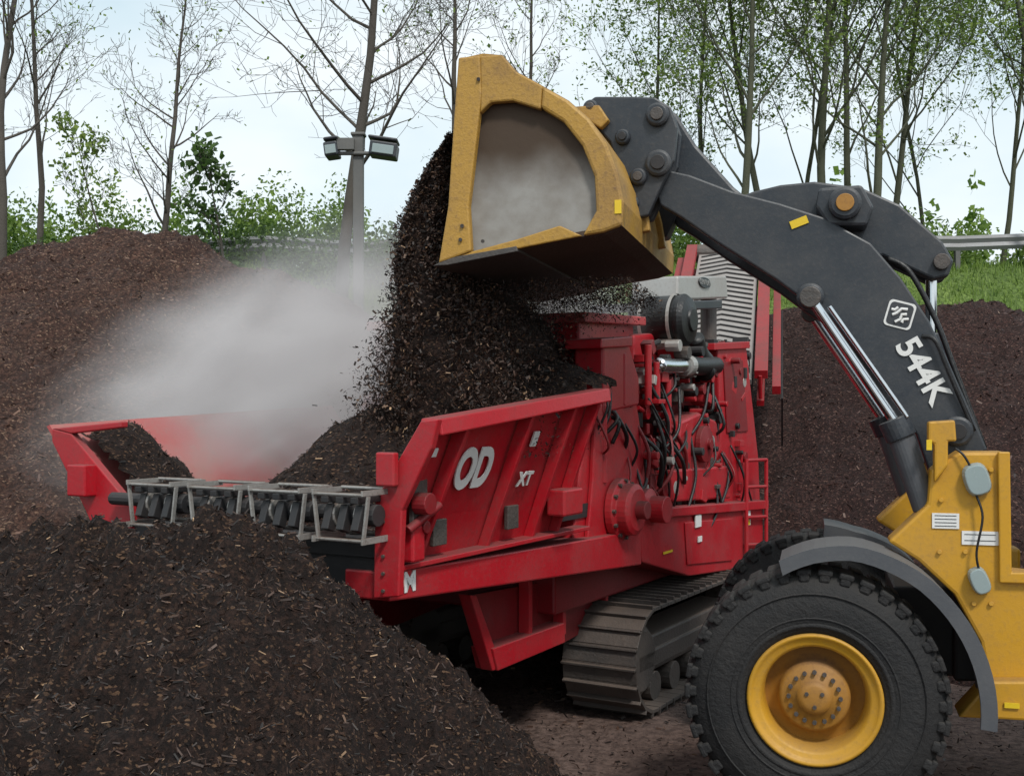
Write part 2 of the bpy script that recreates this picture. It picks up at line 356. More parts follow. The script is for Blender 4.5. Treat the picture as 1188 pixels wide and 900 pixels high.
# lower beam + chassis
mb=MB(); mb.solid([V(0,.95,1.44),V(0,1.26,1.44),V(0,1.26,1.597),V(0,.95,1.597)],[V(3.4,.95,1.22),V(3.4,1.26,1.22),V(3.4,1.26,1.50),V(3.4,.95,1.50)])
mb.solid([V(0,-1.0,1.44),V(0,-.75,1.44),V(0,-.75,1.62),V(0,-1.0,1.62)],[V(3.4,-1.0,1.22),V(3.4,-.75,1.22),V(3.4,-.75,1.60),V(3.4,-1.0,1.60)])
mb.out('lower_beam',RED,G,.012)
prism('side_gusset',[(546,690),(553,690),(583,775),(572,778)],GP,.96,.86,RED,G,.008)
prism('chassis_foot',[(572,752),(655,722),(656,745),(578,778)],GP,.98,.80,RED,G,.008)
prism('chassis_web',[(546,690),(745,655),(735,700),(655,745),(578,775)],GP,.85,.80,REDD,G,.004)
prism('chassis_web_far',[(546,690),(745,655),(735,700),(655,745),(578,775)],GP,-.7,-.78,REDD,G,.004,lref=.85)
mb=MB()
for px in (600,640,690): 
    p=GP(px,735 if px<650 else 710,.85)
    mb.solid([Vector((p.x,-.86,p.z)),Vector((p.x+.05,-.86,p.z)),Vector((p.x+.05,-.95,p.z)),Vector((p.x,-.95,p.z))],[Vector((p.x,-.86,1.4)),Vector((p.x+.05,-.86,1.4)),Vector((p.x+.05,-.95,1.4)),Vector((p.x,-.95,1.4))])
mb.out('chassis_posts',RED,G,.005)
mb=MB(); mb.box(wl(1.88,.25,.10),(.28,.14,.18)); mb.box(wl(.12,.18,.08),(.12,.12,.2)); mb.out('hinge_boxes',RED,G,.015)
mb=MB()
for t,s in ((.46,.2),(1.30,.2)): mb.box(wl(t,s,.03),(.14,.03,.15))
mb.box(wl(.14,.45,.03),(.14,.03,.26)); mb.out('wall_hatches',STEEL,G,.005)
mb=MB(); mb.tube([wl(.10,.45,.05),wl(.10,.45,.14)],.06,16); mb.tube([wl(.18,.28,.05),wl(.18,.28,.12)],.035,12); mb.out('tension_wheel',REDD,G,.005)
cyl('tension_rod',wl(.02,.28,.10),wl(.26,.42,.10),.025,REDD,G)
mb=MB()
for k in range(14): 
    p=wl(.08+k*.15,.955,.085); mb.tube([p,p+Vector((0,-.012,0))],.010,6)
for k in range(5):
    p=TP(445,605+k*20,-.052); mb.tube([p,p+Vector((-.012,0,0))],.010,6)
mb.out('rail_bolts',STEEL,G)
RT=Matrix.Rotation(R(90),4,'X')
tilt=math.atan2(.33,.85)
RTw=Matrix.Rotation(R(90)+tilt,4,'X')
text('letters_large','OD',wl(.66,.60,.012),.34,RTw,WHITE,G,.004,.014,.72)
text('letters_model','XT',wl(1.33,.46,.025),.13,RTw,WHITE,G,.004,.005)
text('letter_tail','M',V(.18,1.262,1.52),.15,RT,WHITE,G,.004,.006)
mb=MB(); 
for t,s,a_,b_ in ((1.32,.74,.07,.10),(1.76,.3,.1,.07),(.16,.78,.05,.05)): mb.box(wl(t,s,.012),(a_,.01,b_),Matrix.Rotation(tilt,3,'X'))
mb.box(GP(810,604,1.285),(.14,.01,.11)); mb.box(GP(868,600,1.27),(.12,.01,.16)); mb.box(GP(812,625,1.285),(.09,.01,.05)); mb.out('decals',WHITE,G)
mb=MB(); mb.box(GP(868,606,1.28),(.10,.006,.05)); mb.box(GP(775,640,1.27),(.2,.006,.02)); mb.out('warning_decals',AMB,G)
# main body core
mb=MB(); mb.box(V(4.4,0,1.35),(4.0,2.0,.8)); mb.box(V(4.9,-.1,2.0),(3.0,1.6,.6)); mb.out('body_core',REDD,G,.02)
prism('mill_housing',[(686,456),(735,440),(744,500),(764,560),(764,600),(742,652),(690,662),(664,640),(672,560)],GP,1.15,-1.0,RED,G,.015)
prism('mill_cheek',[(692,470),(722,462),(730,520),(752,565),(750,640),(700,650),(682,630),(688,560)],GP,1.19,1.152,RED,G,.01)
prism('feed_roll_hood',[(672,366),(735,372),(738,440),(688,456),(672,420)],GP,.9,-1.1,RED,G,.02,lref=.9)
prism('hood_rib',[(668,362),(740,368),(740,378),(668,374)],GP,.98,-1.15,REDL,G,.01,lref=.9)
prism('hood_bracket',[(700,400),(730,398),(742,440),(742,470),(700,480)],GP,1.2,.95,RED,G,.02)
prism('hood_cap',[(698,393),(734,390),(734,402),(698,404)],GP,1.24,.93,RED,G,.01)
hc=GP(716,590,1.2)
mb=MB(); mb.lathe([(.0,.0),(.24,.0),(.24,.06),(.20,.08),(.20,.16),(.16,.18),(.0,.18)],hc,(0,-1,0),32); mb.out('bearing_hub',RED,G,.006)
mb=MB()
for k in range(12):
    q=k*math.pi/6; mb.tube([hc+Vector((math.cos(q)*.22,-.05,math.sin(q)*.22)),hc+Vector((math.cos(q)*.22,-.09,math.sin(q)*.22))],.016,6)
mb.out('hub_bolts',STEEL,G)
cyl('hub_shaft',hc+Vector((0,-.15,0)),hc+Vector((0,-.26,0)),.07,REDD,G)
h2=GP(748,590,1.2); mb=MB(); mb.lathe([(.0,0),(.17,0),(.17,.05),(.11,.07),(.11,.2),(.0,.2)],h2,(0,-1,0),24); mb.out('drive_motor',RED,G,.005)
# engine deck
prism('engine_cabinet',[(742,600),(885,588),(886,655),(800,668),(745,652)],GP,1.26,.2,RED,G,.012)
prism('cabinet_door',[(795,606),(850,601),(850,650),(798,655)],GP,1.275,1.262,RED,G,.006)
prism('deck_lip',[(738,592),(892,580),(892,590),(738,603)],GP,1.30,.2,RED,G,.008)
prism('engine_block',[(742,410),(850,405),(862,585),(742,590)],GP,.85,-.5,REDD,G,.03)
prism('engine_head',[(735,388),(790,384),(792,420),(735,424)],GP,.95,-.2,RED,G,.03)
prism('engine_rail',[(735,535),(790,530),(860,545),(860,560),(735,560)],GP,1.0,.86,RED,G,.01)
prism('radiator_side',[(833,404),(866,402),(880,530),(882,582),(838,584)],GP,1.12,-.7,RED,G,.015)
prism('radiator_cap',[(829,398),(870,396),(870,404),(829,406)],GP,1.15,-.72,RED,G,.006)
prism('radiator_louvre',[(840,420),(862,418),(868,500),(844,502)],GP,1.135,1.122,REDD,G,.004)
prism('belt_guard',[(790,488),(812,478),(832,488),(838,520),(828,545),(800,552),(786,530)],GP,1.18,.95,RED,G,.03)
prism('pump_drive',[(778,545),(846,540),(848,578),(780,582)],GP,1.2,.9,RED,G,.02)
mb=MB(); c=GP(814,515,1.19); mb.lathe([(0,0),(.17,0),(.17,.05),(.05,.07),(.05,.1),(0,.1)],c,(0,-1,0),28); mb.out('pulley_cover',REDD,G,.004)
rr=random.Random(5)
groups={}
for i in range(380):
    px=rr.uniform(738,862); py=rr.uniform(396,585); w=rr.uniform(.86,1.15)
    p=GP(px,py,w); mt=rr.choice([RED,RED,RED,REDD,REDD,DARK,DARK,BLK,STEEL,SILV]); mb=groups.setdefault(mt.name,(MB(),mt))[0]
    k=rr.random()
    if k<.40: mb.box(p,(rr.uniform(.03,.15),rr.uniform(.06,.2),rr.uniform(.03,.13)),Matrix.Rotation(rr.choice([0,0,.3,-.5]),3,'Y'))
    elif k<.75:
        r_=rr.uniform(.015,.065); mb.tube([p,p+Vector((0,-rr.uniform(.05,.16),0))],r_,12)
    elif k<.9: mb.tube([p,p+Vector((rr.uniform(-.3,.3),0,rr.uniform(-.05,.05)))],rr.uniform(.010,.03),8)
    else: mb.tube([p,p+Vector((0,0,rr.uniform(-.35,.25)))],rr.uniform(.012,.04),8)
for k,(mb,mt) in groups.items(): mb.out('engine_parts_'+k,mt,G,.004)
for i in range(44):
    px=rr.uniform(690,858); py=rr.uniform(420,560); p=GP(px,py,rr.uniform(1.1,1.2)); q=GP(px+rr.uniform(-22,22),py+rr.uniform(30,95),rr.uniform(1.1,1.22))
    mid=(p+q)/2+Vector((rr.uniform(-.06,.06),-rr.uniform(.04,.12),rr.uniform(-.12,.05)))
    curve_tube('hose',[p,mid,q],rr.uniform(.008,.018),BLK if rr.random()<.8 else REDD,G)
for x,y0,y1 in ((722,410,470),(775,440,520),(762,420,470),(700,470,560),(752,400,470)):
    cyl('pipe_vertical',GP(x,y0,1.18),GP(x,y1,1.18),.03,RED,G)
ac=GP(803,371,1.25)
mb=MB(); mb.lathe([(0,-.02),(.1,-.02),(.11,0),(.2,.02),(.225,.05),(.235,.06),(.235,.09),(.225,.1),(.225,.5),(.2,.54),(0,.55)],ac,(0,1,0),36); mb.out('air_cleaner',BLK,G,.003,False)
mb=MB(); mb.lathe([(.238,.13),(.243,.13),(.243,.16),(.238,.16)],ac,(0,1,0),36); mb.lathe([(.238,.4),(.243,.4),(.243,.43),(.238,.43)],ac,(0,1,0),36); mb.out('cleaner_bands',SILV,G)
curve_tube('intake_boot',[GP(806,392,1.1),GP(812,410,1.1),GP(822,424,1.15),GP(818,432,1.2)],.085,BLK,G,14)
curve_tube('intake_pipe',[GP(764,424,1.20),GP(780,425,1.20),GP(800,424,1.20)],.066,CHROME,G,16)
curve_tube('intake_elbow',[GP(796,424,1.20),GP(815,425,1.20),GP(830,424,1.15)],.085,BLK,G,14)
cyl('clamp_ring',GP(794,424,1.20),GP(799,424,1.20),.094,SILV,G)
prism('exhaust_box',[(787,320),(843,320),(845,346),(786,348)],GP,.75,.25,SILV,G,.02)
prism('exhaust_mount',[(770,350),(838,348),(838,358),(770,360)],GP,.95,.2,BOOM,G,.01)
cyl('exhaust_stack',GP(822,346,.5),GP(822,420,.5),.09,STEEL,G); cyl('cleaner_post',GP(782,352,.9),GP(782,410,.9),.03,RED,G)
mb=MB(); c=GP(817,328,.755); mb.solid([c+Vector((math.cos(q)*.17,0,math.sin(q)*.055)) for q in [k*math.pi/10 for k in range(20)]],[c+Vector((math.cos(q)*.17,-.012,math.sin(q)*.055)) for q in [k*math.pi/10 for k in range(20)]]); mb.out('exhaust_badge',BOOM,G)
text('badge_text','CENTURY',c+Vector((0,-.014,0)),.075,RT,SILV,G,.001)
mb=MB()
for x in (866,889): mb.tube([GP(x,532,1.3),GP(x,660,1.3)],.02,8)
for y in (534,565,600,632): mb.tube([GP(866,y,1.3),GP(889,y-1,1.3)],.018,8)
mb.out('side_ladder',RED,G)
# tracks
def track(name,w0,w1,t0,t1,hgt):
    par=G; r=hgt/2; L=t1-t0-2*r; per=2*L+2*math.pi*r; n=52; mb=MB()
    for i in range(n):
        s=i/n*per
        if s<L: c=Vector((t0+r+s,0,hgt)); an=0
        elif s<L+math.pi*r: th=(s-L)/r; c=Vector((t1-r+math.sin(th)*r,0,r+math.cos(th)*r)); an=th
        elif s<2*L+math.pi*r: c=Vector((t1-r-(s-L-math.pi*r),0,0)); an=math.pi
        else: th=math.pi+(s-2*L-math.pi*r)/r; c=Vector((t0+r+math.sin(th)*r,0,r+math.cos(th)*r)); an=th
        M=Matrix.Rotation(an,3,'Y'); c.y=-(w0+w1)/2
        n_=M@Vector((0,0,1)); c2=c-n_*.035; c2.z+=.03
        mb.box(c2,(per/n*.93,w1-w0,.03),M)
        mb.box(c2+n_*.03+M@Vector((per/n*.35,0,0)),(.018,w1-w0,.035),M)
        mb.box(c2-n_*.04,(per/n*.8,.12,.05),M)
    mb.out(name+'_pads',STEEL,par,.003)
    mb=MB(); wc=(w0+w1)/2
    for t in (t0+r,t1-r): mb.lathe([(0,-.2),(r*.55,-.2),(r*.8,-.1),(r*.8,.1),(r*.55,.2),(0,.2)],V(t,wc,r),(0,1,0),26)
    k=6
    for i in range(k): mb.lathe([(0,-.2),(.12,-.2),(.12,.2),(0,.2)],V(t0+r+.25+i*(L-.4)/(k-1),wc,.19),(0,1,0),16)
    mb.out(name+'_wheels',STEEL,par,.005)
    mb=MB(); mb.box(V((t0+t1)/2,wc,r+.02),(L,.36,.3)); mb.box(V((t0+t1)/2,wc+.15,r-.02),(L+.2,.1,.16)); mb.out(name+'_frame',STEEL,par,.02)
track('track_near',.74,1.38,3.0,6.4,.88)
track('track_far',-1.38,-.74,3.0,6.4,.88)
# discharge conveyor
S=Vector((2.2,12.2,2.75)); E=Vector((3.02,15.6,4.62)); d=(E-S).normalized(); side=d.cross(Vector((0,0,1))).normalized(); nrm=side.cross(d).normalized()
GI=GM.inverted()
def cb(mb,c0,c1,hw,hh):
    A=[c0+side*hw+nrm*hh,c0-side*hw+nrm*hh,c0-side*hw-nrm*hh,c0+side*hw-nrm*hh]; B=[p+(c1-c0) for p in A]
    mb.solid([GI@p for p in A],[GI@p for p in B])
mb=MB(); cb(mb,S,E,.40,.03); mb.out('conveyor_belt',BELT,G)
mb=MB(); n=26
for i in range(n):
    c=S.lerp(E,(i+.5)/n)+nrm*.04
    for s in (-1,1):
        p0=c; p1=c+side*s*.36-d*.16
        mb.tube([GI@p0,GI@p1],.012,5)
mb.out('conveyor_cleats',DARK,G)
mb=MB()
for s in (-1,1):
    cb(mb,S+side*s*.50+nrm*.09,E+side*s*.50+nrm*.09,.07,.05); cb(mb,S+side*s*.49-nrm*.26,E+side*s*.49-nrm*.26,.04,.035)
    cb(mb,S+side*s*.66-nrm*.10,E+side*s*.66-nrm*.10,.045,.05)
    for i in range(13):
        c=S.lerp(E,i/12)+side*s*.49; mb.tube([GI@(c+nrm*.08),GI@(c-nrm*.2)],.022,6)
        if i<12:
            c2=S.lerp(E,(i+1)/12)+side*s*.49; mb.tube([GI@(c+nrm*.08),GI@(c2-nrm*.2)],.016,5)
mb.out('conveyor_frame',RED,G,.004)
mb=MB(); cb(mb,S-nrm*.28,E-nrm*.28,.4,.02); cb(mb,S+side*.72-nrm*.50,S.lerp(E,.6)+side*.72-nrm*.50,.01,.3); mb.out('conveyor_underside',BLK,G)
mb=MB(); q=E; mb.tube([GI@(q-side*.45),GI@(q+side*.45)],.13,16); mb.out('conveyor_head_drum',STEEL,G,.005)
mb=MB()
for s in (-.45,.45): mb.tube([GI@(S.lerp(E,.65)+side*s-nrm*.2),V(6.3,.2+s,1.9)],.035,8)
mb.out('conveyor_struts',RED,G)
# hopper load
gl=lambda t,w,z:(*gw(t,w),z)
def clampH(x,y,h):
    dx,dy=x+1.75,y-6.68; t=dx*GU[0]+dy*GU[1]; w=dx*GR[0]+dy*GR[1]
    if t<.10 or t>2.6: return float('nan')
    h=max(h,1.775)
    wmax=1.13+.33*min(1,(h-ZB)/.85); wmin=-.84-.66*min(1,(h-1.65)/.75)
    if w>wmax or w<wmin: return float('nan')
    return h
pile('mulch_load',[[gl(1.0,.0,2.15),gl(1.3,.3,2.5),gl(1.6,.9,2.66),gl(2.1,1.1,2.76),gl(2.6,1.2,2.78)],[gl(1.4,.3,2.5),gl(2.3,-.2,2.55)],[gl(.25,-1.3,2.30),gl(.45,-1.4,2.36)]],.95,-3.6,1.6,5.8,10.6,.04,M_FORE,CH_F,32000,(.006,.026),amp=.06,rnd=.2,seed=71,clamp=clampH,hf=.9)

# ------------------------------------------------------------------ wheel loader
LM=Matrix.Identity(4); LM[0][0],LM[1][0]=LO.A; LM[0][1],LM[1][1]=-LO.L[0],-LO.L[1]; LM[0][3],LM[1][3]=LO.O
Ld=empty('wheel_loader',LM)
WC=LP(945,812,0)
def wheel(name,cx_,lat0,outer=1):
    c=Vector((cx_,-lat0,WC.z)); ax=Vector((0,-outer,0))
    mb=MB(); mb.lathe([(.375,.03),(.40,.0),(.46,-.012),(.56,-.012),(.64,.01),(.70,.05),(.725,.09),(.735,.25),(.725,.41),(.70,.45),(.56,.51),(.40,.5),(.375,.47)],c,ax,72)
    mb.out(name+'_tyre',TYRE,Ld,0,True)
    mb=MB()
    for i in range(38):
        for sd in (0,1):
            th=(i+.5*sd)/38*2*math.pi; e=Vector((math.cos(th),0,math.sin(th))); tn=Vector((-math.sin(th),0,math.cos(th)))
            M=Matrix((tn,ax,e)).transposed()
            h=.13 if sd==0 else .37
            mb.box(c+ax*h+e*.724,(.085,.22,.036),M)
            hs=.045 if sd==0 else .455
            mb.box(c+ax*hs+e*.697,(.06,.045,.055),M)
    mb.out(name+'_tread',TYRE,Ld,.012)
    mb=MB(); mb.lathe([(.462,-.012),(.468,-.02),(.474,-.012)],c,ax,64); mb.lathe([(.60,-.004),(.606,-.014),(.612,-.002)],c,ax,64); mb.lathe([(.41,-.002),(.425,-.02),(.44,-.009)],c,ax,64); mb.out(name+'_sidewall_rings',TYRE,Ld,0,True)
    mb=MB(); mb.lathe([(.378,.04),(.380,-.005),(.366,-.014),(.352,.0),(.335,.015),(.318,.015),(.300,.03),(.285,.12),(.283,.2),(.283,.47),(.375,.47)],c,ax,64); mb.out(name+'_rim',YEL,Ld,0,True)
    mb=MB(); mb.lathe([(.29,.20),(.24,.19),(.205,.15),(.20,.095),(.18,.08),(.10,.075),(.095,.05),(.06,.04),(0,.04)],c,ax,48); mb.out(name+'_disc',OIL,Ld,0,True)
    mb=MB()
    for k in range(16):
        q=k*math.pi/8; e=Vector((math.cos(q)*.145,0,math.sin(q)*.145)); mb.tube([c+e+ax*.08,c+e+ax*.055],.013,6)
    for k in range(3):
        q=k*2.1+.5; e=Vector((math.cos(q)*.05,0,math.sin(q)*.05)); mb.tube([c+e+ax*.05,c+e+ax*.03],.012,8)
    mb.out(name+'_nuts',STEEL,Ld)
wheel('front_wheel_near',WC.x,0,1)
wheel('front_wheel_far',WC.x,2.3,-1)
wheel('rear_wheel_near',WC.x-3.05,0,1)
wheel('rear_wheel_far',WC.x-3.05,2.3,-1)
cyl('front_axle',Vector((WC.x,-.4,WC.z)),Vector((WC.x,-1.9,WC.z)),.16,YEL,Ld); cyl('rear_axle',Vector((WC.x-3.05,-.4,WC.z)),Vector((WC.x-3.05,-1.9,WC.z)),.16,YEL,Ld)
def fender(name,l0,l1,ths,rads,cx_=WC.x):
    mb=MB(); n=24
    def ring(t,l,r): return Vector((cx_+math.cos(R(t))*r,-l,WC.z+math.sin(R(t))*r))
    for i in range(n):
        ta=ths[0]+(ths[-1]-ths[0])*i/n; tb=ths[0]+(ths[-1]-ths[0])*(i+1)/n
        ra=float(np.interp(ta,ths,rads)); rb=float(np.interp(tb,ths,rads))
        mb.solid([ring(ta,l0,ra),ring(ta,l1,ra),ring(ta,l1,ra+.03),ring(ta,l0,ra+.03)],[ring(tb,l0,rb),ring(tb,l1,rb),ring(tb,l1,rb+.03),ring(tb,l0,rb+.03)])
        mb.solid([ring(ta,l0-.03,ra-.045),ring(ta,l0-.001,ra-.045),ring(ta,l0-.001,ra+.04),ring(ta,l0-.03,ra+.04)],[ring(tb,l0-.03,rb-.045),ring(tb,l0-.001,rb-.045),ring(tb,l0-.001,rb+.04),ring(tb,l0-.03,rb+.04)])
    mb.out(name,GREYF,Ld,0)
fender('front_fender',.0,.55,(76,90,105,130,186),(.775,.83,.88,.91,.93))
fender('front_fender_far',1.75,2.3,(95,110,130,186),(.79,.79,.84,.9))
FRM=[(1080,545),(1112,524),(1168,524),(1170,662),(1230,668),(1230,835),(1110,828),(1146,790),(1138,745),(1108,690),(1065,650),(1030,628),(1076,585)]
prism('front_frame',FRM,LP,.42,.62,YEL,Ld,.02)
prism('front_frame_far',FRM,LP,1.68,1.88,YEL,Ld,.02,lref=.42)
prism('frame_cross',[(1112,620),(1165,620),(1165,800),(1112,800)],LP,.62,1.68,DARK,Ld,.02,lref=.42)
prism('frame_lower',[(1040,690),(1230,690),(1230,800),(1040,800)],LP,.75,1.5,DARK,Ld,.02,lref=.42)
prism('lamp_bracket',[(1077,489),(1108,487),(1110,512),(1100,512),(1100,540),(1084,560),(1084,515),(1077,512)],LP,.36,.46,YEL,Ld,.012)
prism('frame_flange',[(1158,524),(1172,524),(1174,664),(1230,664),(1230,678),(1160,676)],LP,.38,.419,YEL,Ld,.008)
prism('frame_step',[(1148,790),(1230,790),(1230,838),(1112,832)],LP,.30,.419,YEL,Ld,.015)
mb=MB()
for x,y in ((1092,580),(1120,640),(1150,700),(1150,545),(1090,640),(1130,700)): mb.tube([LP(x,y,.42),LP(x,y,.40)],.014,8)
mb.out('frame_bolts',YEL,Ld,.002)
def oval(name,px,py,rx,rz,lat,mat,rot=0,th=.05):
    c=LP(px,py,lat); P=[]
    for k in range(20):
        q=k*math.pi/10; x=math.copysign(abs(math.cos(q))**.7,math.cos(q))*rx; z=math.copysign(abs(math.sin(q))**.7,math.sin(q))*rz
        P.append(Vector((x*math.cos(rot)-z*math.sin(rot),0,x*math.sin(rot)+z*math.cos(rot))))
    mb=MB(); mb.solid([c+p for p in P],[c+p*.85+Vector((0,th,0)) for p in P]); return mb.out(name,mat,Ld,.006)
oval('marker_lamp_upper',1133,556,.075,.10,.40,LENS,-.3,.05); oval('marker_lamp_lower',1136,673,.055,.085,.40,LENS,-.4,.05)
curve_tube('lamp_wire',[LP(1133,575,.38),LP(1140,600,.36),LP(1133,640,.36),LP(1136,662,.37)],.007,BLK,Ld)
curve_tube('lamp_wire_top',[LP(1128,545,.38),LP(1118,528,.38),LP(1108,520,.4)],.007,BLK,Ld)
mb=MB()
for px,py,sx,sz in ((1097,604,.15,.09),(1137,624,.20,.08)):
    mb.box(LP(px,py,.415),(sx,.006,sz))
mb.out('frame_decals',WHITE,Ld)
mb=MB(); mb.box(LP(1078,516,.36),(.03,.01,.06)); mb.box(LP(927,258,.655),(.11,.01,.05),Matrix.Rotation(R(20),3,'Y')); mb.box(LP(1174,818,.29),(.08,.01,.03)); mb.out('reflector_decals',AMB,Ld)
mb=MB()
for k in range(4): mb.box(LP(1097,598+k*4,.411),(.12,.002,.004))
for k in range(2): mb.box(LP(1137,620+k*7,.411),(.17,.002,.004))
mb.out('decal_print',BOOM,Ld)
# boom arms
arm=[(758,212),(768,196),(800,203),(850,222),(905,236),(955,252),(1010,282),(1045,322),(1078,372),(1100,418),(1146,522),(1112,540),(1078,548),(1064,505),(1030,452),(985,396),(962,366),(935,350),(900,324),(830,280),(790,252),(766,238)]
prism('boom_arm_near',arm,LP,.66,.76,BOOM,Ld,.012)
prism('boom_arm_far',arm,LP,1.54,1.64,BOOM,Ld,.012,lref=.66)
prism('boom_cross_tube',[(985,330),(1030,345),(1040,400),(1000,392)],LP,.76,1.54,BOOM,Ld,.02,lref=.66)
def pinboss(name,px,py,r_,lat,mat1=BOOM,mat2=OIL,dep=.05,inner=.55):
    c=LP(px,py,lat); mb=MB(); mb.lathe([(0,0),(r_,0),(r_,dep),(r_*.8,dep+.012),(0,dep+.012)],c,(0,1,0),28); mb.out(name,mat1,Ld,.004)
    mb=MB(); mb.lathe([(0,dep),(r_*inner,dep),(r_*inner,dep+.03),(0,dep+.03)],c,(0,1,0),20); mb.out(name+'_pin',mat2,Ld,.004)
pinboss('pin_bellcrank',980,237,.10,.66,BOOM,OIL)
pinboss('pin_lift',940,345,.085,.66,BOOM,DARK)
pinboss('pin_boom_base',1110,500,.09,.66,BOOM,DARK)
BC=[(850,228),(872,219),(905,211),(945,207),(1000,214),(1045,234),(1095,277),(1109,300),(1103,318),(1085,322),(1055,308),(1025,294),(1000,300),(950,290),(880,240)]
prism('bellcrank',BC,LP,.90,1.05,BOOM,Ld,.015,lref=.80)
prism('bellcrank_far',BC,LP,1.15,1.3,BOOM,Ld,.015,lref=.80)
prism('pin_yoke',[(950,218),(1000,214),(1014,240),(1006,262),(960,262),(946,240)],LP,.662,.9,BOOM,Ld,.02,lref=.66)
c=LP(1094,302,.80); mb=MB(); mb.tube([Vector((c.x,-.85,c.z)),Vector((c.x,-1.35,c.z))],.05,16); mb.out('tilt_pin',STEEL,Ld,.004)
prism('tilt_link',[(748,118),(770,118),(784,130),(806,165),(850,214),(872,232),(850,240),(790,215),(760,160)],LP,.86,1.34,BOOM,Ld,.02,lref=.78)
CP=[(680,120),(690,112),(735,112),(760,113),(778,124),(786,148),(782,186),(768,214),(752,250),(732,254),(722,238),(718,205),(708,165),(688,143)]
prism('coupler_plate',CP,LP,.56,.63,BOOM,Ld,.012)
prism('coupler_plate_inner',CP,LP,.78,.84,BOOM,Ld,.012,lref=.56)
prism('coupler_plate_far',CP,LP,1.5,1.7,BOOM,Ld,.012,lref=.56)
for i,(x,y,r_) in enumerate(((763,134,.075),(764,190,.085),(741,206,.055),(723,160,.05),(686,126,.05),(735,236,.04))): pinboss('coupler_pin_%d'%i,x,y,r_,.56,BOOM,DARK if i%2 else STEEL,.03)
for nm,lt in (('near',.55),('far',1.78)):
    def Q(x,y): p=LP(x,y,.55); return Vector((p.x,-lt,p.z))
    cyl('lift_rod_'+nm,Q(940,345),Q(1046,500),.032,CHROME,Ld); cyl('lift_rod_guard_'+nm,Q(962,362)+Vector((0,.06,.03)),Q(1052,490)+Vector((0,.06,.03)),.014,CHROME,Ld)
    cyl('lift_barrel_'+nm,Q(1040,492),Q(1074,590),.075,GREYF,Ld); cyl('lift_gland_'+nm,Q(1036,486),Q(1046,508),.092,BOOM,Ld)
    cyl('lift_eye_'+nm,Q(940,345)+Vector((0,.04,0)),Q(940,345)-Vector((0,.06,0)),.065,STEEL,Ld)
p0=LP(1086,318,.8); p1=LP(1086,385,.8); p2=LP(1120,520,.8)
for p in (p0,p1,p2): p.y=-1.1
cyl('tilt_rod',p0,p1,.035,CHROME,Ld); cyl('tilt_barrel',p1,p2,.075,BOOM,Ld)
curve_tube('boom_hose',[LP(1030,300,.8),LP(1055,315,.78),LP(1085,370,.78),LP(1108,430,.76),LP(1142,520,.7)],.017,BLK,Ld)
curve_tube('boom_hose_b',[LP(1070,390,.65),LP(1085,395,.62),LP(1100,430,.62),LP(1130,500,.64)],.014,BLK,Ld)
BR=Matrix.Rotation(R(180),4,'Z')@Matrix.Rotation(R(90),4,'X')@Matrix.Rotation(R(-60),4,'Z')
text('boom_number','544K',LP(1070,430,.652),.20,BR,WHITE,Ld,.003,.005)
def rrect(w,h,r_,n=5):
    P=[]
    for cx_,cz,a0 in ((w-r_,h-r_,0),(-w+r_,h-r_,90),(-w+r_,-h+r_,180),(w-r_,-h+r_,270)):
        for k in range(n+1): q=R(a0+90*k/n); P.append((cx_+r_*math.cos(q),cz+r_*math.sin(q)))
    return P
c=LP(1044,365,.657); rot=R(16)
for nm,sz,lt,mt in (('badge_outer',.082,.0,WHITE),('badge_inner',.070,.003,BOOM)):
    P=[Vector((x*math.cos(rot)-z*math.sin(rot),0,x*math.sin(rot)+z*math.cos(rot))) for x,z in rrect(sz,sz,.025)]
    mb=MB(); mb.solid([c+p for p in P],[c+p+Vector((0,lt+.003,0)) for p in P]); mb.out(nm,mt,Ld)
mb=MB(); 
for pts in (((-.045,.03),(-.01,.035),(.02,.01),(.045,.0)),((-.04,-.0),(-.01,.0),(.0,-.03),(.03,-.045)),((.01,.045),(.03,.03),(.05,.035)),((-.05,-.03),(-.02,-.03),(-.01,-.05))):
    mb.tube([c+Vector((x,.008,z)) for x,z in pts],.010,6)
mb.out('badge_figure',WHITE,Ld)
# bucket
BL0,BL1=-.12,2.35
out=[(510,306),(560,297),(640,281),(700,270),(722,262),(724,235),(717,200),(703,165),(684,138),(660,117),(630,100),(600,84),(583,64),(560,62),(533,68)]
pts=[LP(x,y,BL0) for x,y in out]
mbs=MB(); mbf=MB()
ctr=Vector((sum(p.x for p in pts)/len(pts),0,sum(p.z for p in pts)/len(pts)))
def inn(p): d_=(Vector((ctr.x,0,ctr.z))-Vector((p.x,0,p.z))).normalized()*.035; return Vector((p.x,0,p.z))+d_
for i in range(len(pts)-1):
    a0,a1=Vector((pts[i].x,0,pts[i].z)),Vector((pts[i+1].x,0,pts[i+1].z)); b0,b1=inn(pts[i]),inn(pts[i+1])
    A=[Vector((q.x,-BL0-.005,q.z)) for q in (a0,a1,b1,b0)]; B=[Vector((q.x,-BL1+.005,q.z)) for q in (a0,a1,b1,b0)]
    (mbf if i<4 else mbs).solid(A,B)
mbs.out('bucket_shell',YELB,Ld); mbf.out('bucket_floor',BFLOOR,Ld)
side_out=out+[(527,150),(521,240)]
prism('bucket_side_near',side_out,LP,BL0+.05,BL0+.08,DUSTY,Ld,.004,lref=BL0)
prism('bucket_side_far',side_out,LP,BL1-.05,BL1,YELB,Ld,.004,lref=BL0)
prism('bucket_edge_bar',[(510,306),(521,240),(527,150),(533,68),(558,66),(560,110),(552,180),(545,240),(548,292)],LP,BL0-.025,BL0+.04,YELB,Ld,.012,lref=BL0)
